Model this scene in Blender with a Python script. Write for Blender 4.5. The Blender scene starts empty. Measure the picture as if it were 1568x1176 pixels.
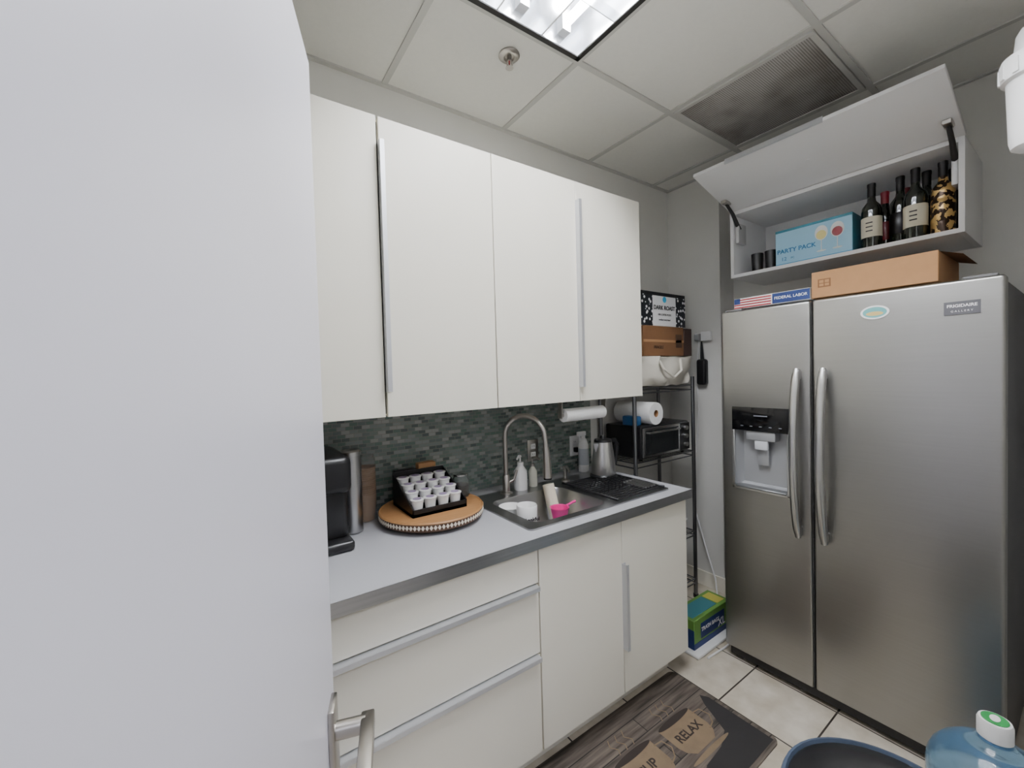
import bpy,bmesh,math,random
from mathutils import Vector,Matrix,noise
random.seed(4)
def lin(c): return tuple(((v/255)/12.92 if v/255<=.04045 else ((v/255+.055)/1.055)**2.4) for v in c)
# ------------------------------------------------------------------ materials
def M(name,c,rough=.5,metal=0,var=.04,ns=8,bump=0,bs=200,stretch=(1,1,1),emit=0,trans=0,coat=0,alpha=1,ior=1.45):
    m=bpy.data.materials.new(name); m.use_nodes=True; nt=m.node_tree; n=nt.nodes; l=nt.links
    p=n['Principled BSDF']; c=lin(c)+(1,)
    tc=n.new('ShaderNodeTexCoord'); mp=n.new('ShaderNodeMapping'); mp.inputs['Scale'].default_value=stretch
    l.new(tc.outputs['Object'],mp.inputs['Vector'])
    nz=n.new('ShaderNodeTexNoise'); nz.inputs['Scale'].default_value=ns; nz.inputs['Detail'].default_value=3
    l.new(mp.outputs[0],nz.inputs['Vector'])
    mx=n.new('ShaderNodeMix'); mx.data_type='RGBA'
    mx.inputs[6].default_value=tuple(v*(1-var) for v in c[:3])+(1,); mx.inputs[7].default_value=tuple(min(1,v*(1+var)) for v in c[:3])+(1,)
    l.new(nz.outputs['Fac'],mx.inputs[0]); l.new(mx.outputs[2],p.inputs['Base Color'])
    p.inputs['Roughness'].default_value=rough; p.inputs['Metallic'].default_value=metal; p.inputs['IOR'].default_value=ior
    if trans: p.inputs['Transmission Weight'].default_value=trans
    if coat: p.inputs['Coat Weight'].default_value=coat
    if emit: p.inputs['Emission Color'].default_value=c; p.inputs['Emission Strength'].default_value=emit
    if bump:
        n2=n.new('ShaderNodeTexNoise'); n2.inputs['Scale'].default_value=bs; l.new(mp.outputs[0],n2.inputs['Vector'])
        b=n.new('ShaderNodeBump'); b.inputs['Strength'].default_value=bump; b.inputs['Distance'].default_value=.002
        l.new(n2.outputs['Fac'],b.inputs['Height']); l.new(b.outputs[0],p.inputs['Normal'])
    return m
def ramp(n,stops,const=True):
    r=n.new('ShaderNodeValToRGB'); r.color_ramp.interpolation='CONSTANT' if const else 'LINEAR'
    e=r.color_ramp.elements
    while len(e)>1: e.remove(e[-1])
    e[0].position=stops[0][0]; e[0].color=lin(stops[0][1])+(1,)
    for s,c in stops[1:]:
        x=e.new(s); x.color=lin(c)+(1,)
    return r
def mosaic():
    m=bpy.data.materials.new('mosaic_glass'); m.use_nodes=True; nt=m.node_tree; n=nt.nodes; l=nt.links; p=n['Principled BSDF']
    tc=n.new('ShaderNodeTexCoord'); sp=n.new('ShaderNodeSeparateXYZ'); cb=n.new('ShaderNodeCombineXYZ')
    l.new(tc.outputs['Object'],sp.inputs[0]); l.new(sp.outputs['X'],cb.inputs['X']); l.new(sp.outputs['Z'],cb.inputs['Y'])
    b=n.new('ShaderNodeTexBrick'); b.inputs['Scale'].default_value=1; b.inputs['Brick Width'].default_value=.033; b.inputs['Row Height'].default_value=.0155
    b.inputs['Mortar Size'].default_value=.0011; b.inputs['Color1'].default_value=(0,0,0,1); b.inputs['Color2'].default_value=(1,1,1,1); b.inputs['Mortar'].default_value=(0,0,0,1); b.inputs['Bias'].default_value=0
    l.new(cb.outputs[0],b.inputs['Vector'])
    r=ramp(n,[(0,(84,97,93)),(.16,(114,127,121)),(.32,(126,137,132)),(.46,(96,117,110)),(.6,(136,146,140)),(.74,(104,116,115)),(.86,(152,158,152))]); l.new(b.outputs['Color'],r.inputs[0])
    mx=n.new('ShaderNodeMix'); mx.data_type='RGBA'; mx.inputs[7].default_value=lin((134,134,127))+(1,)
    l.new(b.outputs['Fac'],mx.inputs[0]); l.new(r.outputs[0],mx.inputs[6]); l.new(mx.outputs[2],p.inputs['Base Color'])
    p.inputs['Roughness'].default_value=.25
    bp=n.new('ShaderNodeBump'); bp.invert=True; bp.inputs['Strength'].default_value=.5; bp.inputs['Distance'].default_value=.001
    l.new(b.outputs['Fac'],bp.inputs['Height']); l.new(bp.outputs[0],p.inputs['Normal'])
    return m
def floortile():
    m=bpy.data.materials.new('floor_tile'); m.use_nodes=True; nt=m.node_tree; n=nt.nodes; l=nt.links; p=n['Principled BSDF']
    tc=n.new('ShaderNodeTexCoord'); mp=n.new('ShaderNodeMapping'); mp.inputs['Location'].default_value=(-.09,-.31,0); l.new(tc.outputs['Object'],mp.inputs[0])
    b=n.new('ShaderNodeTexBrick'); b.offset=0; b.inputs['Scale'].default_value=1; b.inputs['Brick Width'].default_value=.33; b.inputs['Row Height'].default_value=.33
    b.inputs['Mortar Size'].default_value=.0035; b.inputs['Color1'].default_value=lin((222,214,200))+(1,); b.inputs['Color2'].default_value=lin((210,202,188))+(1,); b.inputs['Mortar'].default_value=lin((60,54,48))+(1,)
    l.new(mp.outputs[0],b.inputs['Vector'])
    nz=n.new('ShaderNodeTexNoise'); nz.inputs['Scale'].default_value=9; nz.inputs['Detail'].default_value=6; l.new(tc.outputs['Object'],nz.inputs[0])
    r=ramp(n,[(.3,(215,210,200)),(.7,(255,255,255))],False); l.new(nz.outputs['Fac'],r.inputs[0])
    mx=n.new('ShaderNodeMix'); mx.data_type='RGBA'; mx.blend_type='MULTIPLY'; mx.inputs[0].default_value=1
    l.new(b.outputs['Color'],mx.inputs[6]); l.new(r.outputs[0],mx.inputs[7]); l.new(mx.outputs[2],p.inputs['Base Color'])
    p.inputs['Roughness'].default_value=.35
    return m
def matwood():
    m=bpy.data.materials.new('mat_plank_print'); m.use_nodes=True; nt=m.node_tree; n=nt.nodes; l=nt.links; p=n['Principled BSDF']
    tc=n.new('ShaderNodeTexCoord')
    b=n.new('ShaderNodeTexBrick'); b.inputs['Scale'].default_value=1; b.inputs['Brick Width'].default_value=.9; b.inputs['Row Height'].default_value=.075
    b.inputs['Mortar Size'].default_value=.002; b.inputs['Color1'].default_value=lin((98,90,84))+(1,); b.inputs['Color2'].default_value=lin((122,113,104))+(1,); b.inputs['Mortar'].default_value=lin((35,31,29))+(1,)
    l.new(tc.outputs['Object'],b.inputs[0])
    mp=n.new('ShaderNodeMapping'); mp.inputs['Scale'].default_value=(3,40,1); l.new(tc.outputs['Object'],mp.inputs[0])
    nz=n.new('ShaderNodeTexNoise'); nz.inputs['Scale'].default_value=1.5; nz.inputs['Detail'].default_value=7; l.new(mp.outputs[0],nz.inputs[0])
    r=ramp(n,[(.3,(110,105,100)),(.7,(255,250,245))],False); l.new(nz.outputs['Fac'],r.inputs[0])
    mx=n.new('ShaderNodeMix'); mx.data_type='RGBA'; mx.blend_type='MULTIPLY'; mx.inputs[0].default_value=1
    l.new(b.outputs['Color'],mx.inputs[6]); l.new(r.outputs[0],mx.inputs[7]); l.new(mx.outputs[2],p.inputs['Base Color']); p.inputs['Roughness'].default_value=.7
    return m
def pattern(name,c1,c2,scale,thr=.5,kind='vor',rough=.6,metal=0):
    m=bpy.data.materials.new(name); m.use_nodes=True; nt=m.node_tree; n=nt.nodes; l=nt.links; p=n['Principled BSDF']
    tc=n.new('ShaderNodeTexCoord')
    if kind=='vor':
        t=n.new('ShaderNodeTexVoronoi'); o=t.outputs['Distance']
    elif kind=='wave':
        t=n.new('ShaderNodeTexWave'); t.bands_direction='Z'; o=t.outputs['Fac']
    else:
        t=n.new('ShaderNodeTexNoise'); o=t.outputs['Fac']
    t.inputs['Scale'].default_value=scale; l.new(tc.outputs['Object'],t.inputs[0])
    r=ramp(n,[(0,c1),(thr,c2)]); l.new(o,r.inputs[0]); l.new(r.outputs[0],p.inputs['Base Color']); p.inputs['Roughness'].default_value=rough; p.inputs['Metallic'].default_value=metal
    return m
wallm=M('wall_paint',(222,221,216),.7,var=.02,bump=.12,bs=120)
doorm=M('door_paint',(220,219,227),.36,var=.01,bump=.02,bs=40)
cabm=M('cabinet_white',(242,238,224),.38,var=.01)
cabin=M('cabinet_interior',(234,234,234),.5,var=.01)
tilem=M('ceiling_tile',(229,228,222),.9,var=.03,ns=60,bump=.4,bs=350)
gridm=M('ceiling_grid_metal',(192,192,187),.5,var=.02)
alu=M('aluminium_handle',(205,207,211),.4,.6,var=.04,stretch=(1,1,1))
steel=M('brushed_steel',(158,157,154),.36,1,var=.04,ns=4,bump=.03,bs=40,stretch=(1,1,30))
steelh=M('steel_handle',(198,198,197),.28,1,var=.03)
chrome=M('chrome',(215,215,215),.12,1,var=.02)
nickel=M('satin_nickel',(182,178,172),.3,1,var=.03)
dgrey=M('fridge_side_grey',(96,95,96),.55,.2,var=.05,bump=.2)
black=M('black_plastic',(24,24,26),.35,var=.1)
blackg=M('black_gloss',(10,10,12),.1,var=.1)
darkm=M('dark_gap',(38,37,36),.8)
white=M('white_plastic',(236,236,235),.35,var=.02)
ceram=M('white_ceramic',(244,244,242),.15,var=.01)
paper=M('paper_towel',(242,242,240),.9,var=.04,ns=60,bump=.5,bs=90)
card=M('cardboard',(166,124,84),.8,var=.08,ns=30)
cardd=M('cardboard_dark',(120,84,54),.8,var=.08,ns=30)
counter=M('counter_laminate',(176,177,181),.35,var=.02,ns=300)
woodt=M('tray_wood',(168,124,80),.45,var=.22,ns=6,stretch=(2,25,2))
sinkm=M('sink_steel',(176,177,178),.3,1,var=.04)
rackm=M('rack_metal',(130,131,134),.35,1,var=.05)
blue=M('blue_card',(70,150,200),.5); teal=M('teal_card',(50,120,140),.5); lblue=M('light_blue_card',(160,206,230),.5)
green=M('green_card',(96,140,62),.5); navy=M('navy_card',(28,48,100),.5); yellow=M('yellow_card',(190,182,84),.5)
red=M('red_print',(150,40,46),.5); winered=M('wine_red',(110,16,30),.3)
pink=M('pink_plastic',(230,50,145),.35)
glassd=M('dark_wine_glass',(14,20,12),.06,var=.1,coat=.5)
foil=M('foil_black',(20,18,20),.35,.3)
label=M('paper_label',(214,208,186),.7); gold=pattern('gold_label',(40,26,14),(205,170,110),38,.5,'noise',.3,.7)
canvas=M('canvas',(216,211,198),.9,var=.08,bump=.6,bs=300)
glass=M('clear_glass',(235,240,240),.05,trans=.95,var=0)
bluepl=M('water_bottle_plastic',(150,192,226),.10,trans=.85,var=.02,ior=1.33)
ink=M('ink_black',(18,18,20),.6); inkt=M('ink_blue',(30,110,165),.6); inkw=M('ink_white',(240,240,240),.6); inkp=M('ink_purple',(150,132,165),.4)
tan=M('mat_tan_print',(124,106,84),.75,var=.25,ns=25); matblack=M('mat_black',(38,36,36),.7,var=.15); matink=M('mat_ink',(48,40,35),.7)
rimblue=M('bin_rim_slate',(66,78,96),.4)
tube=M('fluorescent_tube',(250,251,255),.5,var=0,emit=128)
reflm=M('troffer_reflector',(225,228,232),.22,.85,var=.02)
bead=M('tray_rim_brown',(84,60,42),.5); inlay=M('tray_bone_inlay',(228,220,204),.4)
# ------------------------------------------------------------------ builder
class B:
    def __init__(s,name): s.name=name; s.bm=bmesh.new(); s.mats=[]
    def _m(s,m):
        if m not in s.mats: s.mats.append(m)
        return s.mats.index(m)
    def add(s,vs,fs,mat,T=None,smooth=False):
        i=s._m(mat); bv=[s.bm.verts.new((T@Vector(v)) if T else Vector(v)) for v in vs]; out=[]
        for k,f in enumerate(fs):
            try:
                F=s.bm.faces.new([bv[j] for j in f]); F.material_index=i; F.smooth=smooth if isinstance(smooth,bool) else smooth[k]; out.append(F)
            except ValueError: pass
        return out
    def box(s,x0,x1,y0,y1,z0,z1,mat,T=None):
        v=[(x,y,z) for x in(x0,x1) for y in(y0,y1) for z in(z0,z1)]
        return s.add(v,[(0,1,3,2),(4,6,7,5),(0,4,5,1),(2,3,7,6),(0,2,6,4),(1,5,7,3)],mat,T)
    def rbox(s,x0,x1,y0,y1,z0,z1,r,mat,seg=2,T=None,hole=None):
        t=bmesh.new(); bmesh.ops.create_cube(t,size=1)
        for v in t.verts: v.co=Vector(((x0+x1)/2+v.co.x*(x1-x0),(y0+y1)/2+v.co.y*(y1-y0),(z0+z1)/2+v.co.z*(z1-z0)))
        res=bmesh.ops.bevel(t,geom=list(t.edges),offset=r,segments=seg,profile=.5,affect='EDGES')
        bf=set(res['faces']); t.verts.index_update(); t.faces.index_update()
        vs=[v.co.copy() for v in t.verts]; fs=[];sm=[]
        front=None
        if hole:
            front=max([f for f in t.faces if f.normal.x<-.9],key=lambda f:f.calc_area())
        for f in t.faces:
            if f is front: continue
            fs.append([v.index for v in f.verts]); sm.append(f in bf and seg>1)
        if hole:
            a0,a1,b0,b1=hole; fx=front.verts[0].co.x
            fv=[v.index for v in front.verts]
            hv=[]
            cy=(y0+y1)/2; cz=(z0+z1)/2
            for i in fv:
                c=vs[i]; vs.append(Vector((fx,a0 if c.y<cy else a1,b0 if c.z<cz else b1))); hv.append(len(vs)-1)
            for k in range(4):
                fs.append([fv[k],fv[(k+1)%4],hv[(k+1)%4],hv[k]]); sm.append(False)
        t.free()
        return s.add(vs,fs,mat,T,sm)
    def lathe(s,prof,c,mat,seg=32,T=None,closed=False):
        vs=[];rings=[]
        for r,z in prof:
            if r<=1e-6: vs.append((c[0],c[1],c[2]+z)); rings.append([len(vs)-1])
            else:
                st=len(vs)
                for k in range(seg):
                    a=2*math.pi*k/seg; vs.append((c[0]+r*math.cos(a),c[1]+r*math.sin(a),c[2]+z))
                rings.append(list(range(st,st+seg)))
        fs=[]
        for a,b in zip(rings[:-1],rings[1:]):
            for k in range(seg):
                k2=(k+1)%seg
                if len(a)==1 and len(b)==1: break
                if len(a)==1: fs.append((a[0],b[k],b[k2]))
                elif len(b)==1: fs.append((a[k],a[k2],b[0]))
                else: fs.append((a[k],a[k2],b[k2],b[k]))
        return s.add(vs,fs,mat,T,True)
    def cyl(s,p0,p1,r,mat,seg=20,r1=None):
        return s.tube([p0,p1],[r,r if r1 is None else r1],mat,seg)
    def tube(s,pts,r,mat,seg=10,T=None):
        pts=[Vector(p) for p in pts]; n=len(pts)
        rs=r if isinstance(r,(list,tuple)) else [r]*n
        vs=[];up=None;rings=[]
        for i,p in enumerate(pts):
            t=(pts[min(i+1,n-1)]-pts[max(i-1,0)]).normalized()
            if up is None:
                up=Vector((0,0,1)) if abs(t.z)<.9 else Vector((1,0,0))
            up=(up-t*up.dot(t)).normalized(); w=t.cross(up)
            st=len(vs)
            for k in range(seg):
                a=2*math.pi*k/seg; vs.append(p+(up*math.cos(a)+w*math.sin(a))*rs[i])
            rings.append(list(range(st,st+seg)))
        fs=[(a[k],a[(k+1)%seg],b[(k+1)%seg],b[k]) for a,b in zip(rings[:-1],rings[1:]) for k in range(seg)]
        fs.append(rings[0][::-1]); fs.append(rings[-1])
        return s.add(vs,fs,mat,T,True)
    def text(s,txt,o,xd,yd,size,mat,ext=.0004,align='CENTER',bold=0):
        cu=bpy.data.curves.new('t','FONT'); cu.body=txt; cu.size=size; cu.extrude=ext; cu.align_x=align; cu.align_y='CENTER'; cu.offset=bold
        ob=bpy.data.objects.new('t',cu); bpy.context.scene.collection.objects.link(ob)
        dg=bpy.context.evaluated_depsgraph_get(); me=bpy.data.meshes.new_from_object(ob.evaluated_get(dg))
        xd=Vector(xd).normalized(); yd=Vector(yd).normalized(); zd=xd.cross(yd)
        T=Matrix(((xd.x,yd.x,zd.x,o[0]),(xd.y,yd.y,zd.y,o[1]),(xd.z,yd.z,zd.z,o[2]),(0,0,0,1)))
        s.add([v.co.copy() for v in me.vertices],[list(p.vertices) for p in me.polygons],mat,T)
        bpy.data.objects.remove(ob); bpy.data.meshes.remove(me); bpy.data.curves.remove(cu)
    def disc(s,o,xd,yd,rx,ry,mat,seg=32,th=.0006):
        xd=Vector(xd);yd=Vector(yd);zd=xd.cross(yd);o=Vector(o)
        vs=[o+zd*th+xd*rx*math.cos(2*math.pi*k/seg)+yd*ry*math.sin(2*math.pi*k/seg) for k in range(seg)]
        vs+=[v-zd*th for v in vs]
        fs=[list(range(seg))]+[(k,k+seg,(k+1)%seg+seg,(k+1)%seg) for k in range(seg)]
        s.add(vs,fs,mat)
    def loft(s,loops,mat,smooth=True,cap=True):
        vs=[];n=len(loops[0])
        for L in loops: vs+=L
        fs=[(i*n+k,i*n+(k+1)%n,(i+1)*n+(k+1)%n,(i+1)*n+k) for i in range(len(loops)-1) for k in range(n)]
        if cap: fs.append([(len(loops)-1)*n+k for k in range(n)])
        return s.add(vs,fs,mat,None,smooth)
    def done(s,recalc=True,bev=0):
        if recalc: bmesh.ops.recalc_face_normals(s.bm,faces=list(s.bm.faces))
        me=bpy.data.meshes.new(s.name); s.bm.to_mesh(me); s.bm.free()
        for m in s.mats: me.materials.append(m)
        me.set_sharp_from_angle(angle=math.radians(40))
        ob=bpy.data.objects.new(s.name,me); bpy.context.scene.collection.objects.link(ob)
        if bev:
            b=ob.modifiers.new('bevel','BEVEL'); b.width=bev; b.segments=2; b.limit_method='ANGLE'
        return ob
def rrect(cx,cy,w,h,r,z,n=6):
    out=[]
    for (sx,sy,a0) in((1,1,0),(-1,1,90),(-1,-1,180),(1,-1,270)):
        for k in range(n+1):
            a=math.radians(a0+90*k/n); out.append((cx+sx*(w/2-r)+r*math.cos(a),cy+sy*(h/2-r)+r*math.sin(a),z))
    return out
# ------------------------------------------------------------------ room
H=1.47; ZC=2.717; YB=1.78; XE=2.62; XR=2.79; YF=-.06; XL=-.27; YJ=1.41
b=B('floor'); b.box(-1.6,3.0,-2.1,YB+.1,-.05,0,floortile()); b.done()
b=B('wall_back'); b.box(XL-.1,XR+.1,YB,YB+.1,0,3.0,wallm); b.done()
b=B('wall_right'); b.box(XE,XR+.1,YJ,YB,0,3.0,wallm); b.box(XR,XR+.1,YF-.1,YJ,0,3.0,wallm); b.done()
b=B('wall_left'); b.box(XL-.1,XL,YF-.1,YB,0,3.0,wallm); b.done()
b=B('wall_front'); b.box(XL,-.165,YF-.1,YF,0,3.0,wallm); b.box(.80,XR,YF-.1,YF,0,3.0,wallm); b.box(-.165,.80,YF-.1,YF,2.06,3.0,wallm); b.done()
b=B('trim_door_frame'); b.box(-.165,-.15,YF-.11,YF+.005,0,2.06,doorm); b.box(.785,.80,YF-.11,YF+.01,0,2.06,doorm); b.box(-.165,.80,YF-.11,YF+.01,2.04,2.06,doorm); b.done()
b=B('wall_hallway'); b.box(-1.6,3.0,-2.2,-2.1,0,3,wallm); b.box(-1.7,-1.6,-2.1,YF-.1,0,3,wallm); b.box(2.9,3.0,-2.1,YF-.16,0,3,wallm); b.box(-1.6,XL-.1,YF-.1,YF,0,3,wallm); b.done()
b=B('ceiling_hallway'); b.box(-1.6,3.0,-2.1,YF-.1,ZC,ZC+.05,tilem); b.done()
b=B('light_stop_slab'); b.box(XL-.1,XR+.1,YF-.1,YB+.1,3.0,3.05,wallm); b.done()  # unseen slab added above the tiles to stop light leaking in
xs=[XL,-.005,.605,1.217,1.83,2.44,XR]; ys=[YF,.002,.612,1.222,YB]
b=B('ceiling')
for i in range(6):
    for j in range(4):
        if (i,j) in((2,1),(2,2),(4,2)): continue
        b.box(xs[i],xs[i+1],ys[j],ys[j+1],ZC+.006,ZC+.024,tilem)
b.done()
b=B('trim_ceiling_grid')
for x in xs[1:-1]:
    b.box(x-.012,x+.012,YF,YB,ZC,ZC+.006,gridm)
for y in ys[1:-1]:
    for i in range(6):
        if i==2 and y==.612: continue
        b.box(xs[i]+.012,xs[i+1]-.012 if i<5 else XR,y-.012,y+.012,ZC,ZC+.006,gridm)
b.box(XL,XE,YB-.022,YB,ZC-.002,ZC+.006,gridm); b.box(XR-.02,XR,YF,YJ,ZC-.002,ZC+.006,gridm); b.box(XE-.02,XE,YJ,YB,ZC-.002,ZC+.006,gridm); b.box(XE-.02,XR,YJ-.02,YJ,ZC-.002,ZC+.006,gridm)
b.done()
b=B('baseboard_right'); b.box(XE-.012,XE-.0005,YJ,YB,0,.1,cabm); b.box(XE-.012,XR,YJ-.012,YJ,0,.1,cabm); b.done(bev=.002)
b=B('baseboard_back'); b.box(1.80,XE-.012,YB-.012,YB-.0005,0,.1,cabm); b.done(bev=.002)
b=B('backsplash_mosaic'); b.box(XL+.001,1.80,YB-.008,YB-.0008,.90,1.345,mosaic()); b.done()
# troffer
b=B('hall_fill_light')
x0,x1,y0,y1=.617,1.205,.014,1.21; zt=ZC+.12
b.box(x0,x1,y0,y1,zt,zt+.01,reflm)
for (a,c,d,e) in((x0,x0+.012,y0,y1),(x1-.012,x1,y0,y1),(x0,x1,y0,y0+.012),(x0,x1,y1-.012,y1)): b.box(a,c,d,e,ZC-.004,zt,reflm)
for (a,c,d,e) in((x0-.004,x0+.016,y0-.004,y1+.004),(x1-.016,x1+.004,y0-.004,y1+.004),(x0,x1,y0-.004,y0+.016),(x0,x1,y1-.016,y1+.004)): b.box(a,c,d,e,ZC-.006,ZC-.001,darkm)
for k in range(3):
    xc=x0+.098+k*.196
    b.cyl((xc,y0+.04,ZC+.07),(xc,y1-.04,ZC+.07),.016,tube,16)
    b.box(xc-.02,xc+.02,y0+.012,y0+.045,ZC+.04,zt,white); b.box(xc-.02,xc+.02,y1-.045,y1-.012,ZC+.04,zt,white)
for k in (1,2):
    xc=x0+k*.196
    b.add([(xc-.003,y0+.012,ZC),(xc+.003,y0+.012,ZC),(xc+.03,y0+.012,zt),(xc-.03,y0+.012,zt),(xc-.003,y1-.012,ZC),(xc+.003,y1-.012,ZC),(xc+.03,y1-.012,zt),(xc-.03,y1-.012,zt)],
          [(0,1,2,3),(4,7,6,5),(0,4,5,1),(1,5,6,2),(3,2,6,7),(0,3,7,4)],reflm)
for k in range(1,6):
    yc=y0+k*(y1-y0)/6
    b.box(x0+.012,x1-.012,yc-.002,yc+.002,ZC,ZC+.045,reflm)
b.done()
b=B('hall_fill_light'); b.box(-.3,.9,-1.5,-.9,ZC-.03,ZC-.001,white); b.box(-.27,.87,-1.47,-.93,ZC-.034,ZC-.03,M('hall_fill_panel',(232,236,255),.5,emit=14)); b.done()  # unseen glowing hallway panel, added as cool front fill
# return air grille
b=B('air_vent_grille')
gx0,gx1,gy0,gy1=1.845,2.428,.626,1.208
vm=bpy.data.materials.new('perforated_vent'); vm.use_nodes=True; n=vm.node_tree.nodes; l=vm.node_tree.links; p=n['Principled BSDF']
tc=n.new('ShaderNodeTexCoord'); bk=n.new('ShaderNodeTexBrick'); bk.offset=.5; bk.inputs['Scale'].default_value=1; bk.inputs['Brick Width'].default_value=.0085; bk.inputs['Row Height'].default_value=.0085; bk.inputs['Mortar Size'].default_value=.002
bk.inputs['Color1'].default_value=lin((84,80,78))+(1,); bk.inputs['Color2'].default_value=lin((94,90,88))+(1,); bk.inputs['Mortar'].default_value=lin((184,181,177))+(1,)
nz=n.new('ShaderNodeTexNoise'); nz.inputs['Scale'].default_value=5; nz.inputs['Detail'].default_value=5; l.new(tc.outputs['Object'],nz.inputs[0]); l.new(tc.outputs['Object'],bk.inputs[0])
r=ramp(n,[(.35,(200,195,190)),(.6,(255,255,255))],False); l.new(nz.outputs['Fac'],r.inputs[0])
mx=n.new('ShaderNodeMix'); mx.data_type='RGBA'; mx.blend_type='MULTIPLY'; mx.inputs[0].default_value=1; l.new(bk.outputs['Color'],mx.inputs[6]); l.new(r.outputs[0],mx.inputs[7]); l.new(mx.outputs[2],p.inputs['Base Color']); p.inputs['Roughness'].default_value=.6
b.box(gx0+.02,gx1-.02,gy0+.02,gy1-.02,ZC-.002,ZC+.01,vm)
for (a,c,d,e) in((gx0,gx0+.02,gy0,gy1),(gx1-.02,gx1,gy0,gy1),(gx0+.02,gx1-.02,gy0,gy0+.02),(gx0+.02,gx1-.02,gy1-.02,gy1)): b.box(a,c,d,e,ZC-.006,ZC+.01,gridm)
b.done(bev=.001)
b=B('fire_sprinkler')
c=(.965,1.345,ZC)
b.lathe([(0,.006),(.04,.006),(.042,.0),(.036,-.006),(.022,-.008),(.018,0),(0,0)],c,nickel)
b.lathe([(0,0),(.010,0),(.010,-.018),(0,-.018)],c,nickel,16)
for sx in(-1,1): b.tube([(c[0]+sx*.008,c[1],ZC-.016),(c[0]+sx*.014,c[1],ZC-.028),(c[0]+sx*.004,c[1],ZC-.044)],.0025,nickel,8)
b.lathe([(0,-.043),(.015,-.044),(.016,-.046),(0,-.047)],c,nickel,16); b.cyl((c[0],c[1],ZC-.018),(c[0],c[1],ZC-.043),.0025,red,8)
b.done()
# ------------------------------------------------------------------ open door (left)
dv=Vector((.319,.948,0)).normalized(); nv=Vector((-dv.y,dv.x,0)); hg=Vector((-.147,-.052,0))
T=Matrix(((dv.x,nv.x,0,hg.x),(dv.y,nv.y,0,hg.y),(0,0,1,0),(0,0,0,1)))
b=B('door_1')
b.rbox(0.004,.912,0,.042,.012,2.033,.002,doorm,1,T)
b.rbox(.835,.885,-.010,0,.70,.91,.002,nickel,2,T)
b.cyl(T@Vector((.858,-.008,.860)),T@Vector((.858,-.058,.860)),.0145,nickel,24)
b.rbox(.715,.872,-.073,-.050,.846,.874,.003,nickel,2,T)
b.cyl(T@Vector((.858,-.008,.76)),T@Vector((.858,-.014,.76)),.011,nickel,20)
b.rbox(.835,.885,.042,.052,.70,.91,.002,nickel,2,T); b.rbox(.715,.872,.092,.115,.846,.874,.003,nickel,2,T); b.cyl(T@Vector((.858,.05,.862)),T@Vector((.858,.094,.862)),.0145,nickel,20)
for z in(.25,1.0,1.8): b.cyl(T@Vector((.0,-.004,z)),T@Vector((.0,-.004,z+.09)),.006,nickel,12)
b.done()
# ------------------------------------------------------------------ wall cabinets
UY=1.38; UZ0=1.335; UZ1=2.335
b=B('wall_cabinet')
b.box(XL+.002,1.785,UY+.021,YB-.001,UZ0+.004,UZ1-.002,cabm)
e=[-.01,.4415,.889,1.339,1.79]
b.rbox(XL+.002,-.013,UY,UY+.019,UZ0,UZ1,.0012,cabm,1)
for i in range(4):
    b.rbox(e[i]+(.006 if i==1 else .0018),e[i+1]-.0018,UY,UY+.019,UZ0,UZ1,.0012,cabm,1)
b.box(-.02,1.78,UY+.0195,UY+.0207,UZ0+.01,UZ1-.01,darkm)  # dark sheet behind the doors, painted shade for the gaps
for x,z0,z1 in((.4465,1.42,2.25),(1.341,1.40,2.25)):
    b.box(x-.003,x+.001,UY-.022,UY+.004,z0,z1,alu); b.box(x-.003,x+.012,UY-.0245,UY-.021,z0,z1,alu); b.box(x+.001,x+.016,UY-.003,UY-.0005,z0,z1,alu)
b.done()
# ------------------------------------------------------------------ base cabinets + counter
DY=1.14
b=B('base_cabinet')
b.box(XL+.002,.885,DY+.021,YB-.001,.12,.858,cabm); 
b.box(.885,.905,DY+.021,YB-.001,.12,.858,cabm); b.box(1.76,1.782,DY+.021,YB-.001,.12,.858,cabm); b.box(.905,1.76,1.75,YB-.001,.12,.858,cabm); b.box(.905,1.76,DY+.021,1.75,.12,.138,cabm); b.box(.905,1.76,DY+.021,DY+.045,.80,.858,cabm); b.box(.905,1.76,DY+.0205,DY+.022,.14,.80,darkm)  # last box: dark sheet, shade painted in behind the door gap
b.box(XL+.002,1.75,DY+.09,DY+.105,0,.12,cabm); b.box(XL+.002,1.75,1.7,1.715,0,.12,cabm)
for z0,z1 in((.730,.846),(.480,.722),(.120,.472)):
    b.rbox(-.01,.882,DY,DY+.019,z0,z1,.0012,cabm,1)
    b.rbox(XL+.004,-.014,DY,DY+.019,z0,z1,.0012,cabm,1)
for z in (.722,.472):
    b.box(.0,.872,DY-.022,DY+.004,z+.001,z+.004,alu); b.box(.0,.872,DY-.024,DY-.021,z-.010,z+.004,alu); b.box(.0,.872,DY-.003,DY-.0005,z-.016,z+.001,alu)
b.box(-.01,.88,DY+.0195,DY+.0207,.125,.845,darkm)  # dark backing sheet painted as shade between drawer fronts
b.rbox(.888,1.3215,DY,DY+.019,.12,.846,.0012,cabm,1); b.rbox(1.3245,1.782,DY,DY+.019,.12,.846,.0012,cabm,1)
x=1.3245; b.box(x-.003,x+.001,DY-.022,DY+.004,.31,.67,alu); b.box(x-.003,x+.012,DY-.0245,DY-.021,.31,.67,alu); b.box(x,x+.016,DY-.003,DY-.0005,.31,.67,alu)
b.done()
b=B('countertop')
cz0,cz1=.862,.90; hx0,hx1,hy0,hy1=.925,1.345,1.205,1.56
for a in((XL+.002,hx0,1.115,YB-.009),(hx1,1.79,1.115,YB-.009),(hx0,hx1,1.115,hy0),(hx0,hx1,hy1,YB-.009)): b.box(*a,cz0,cz1,counter)
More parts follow.
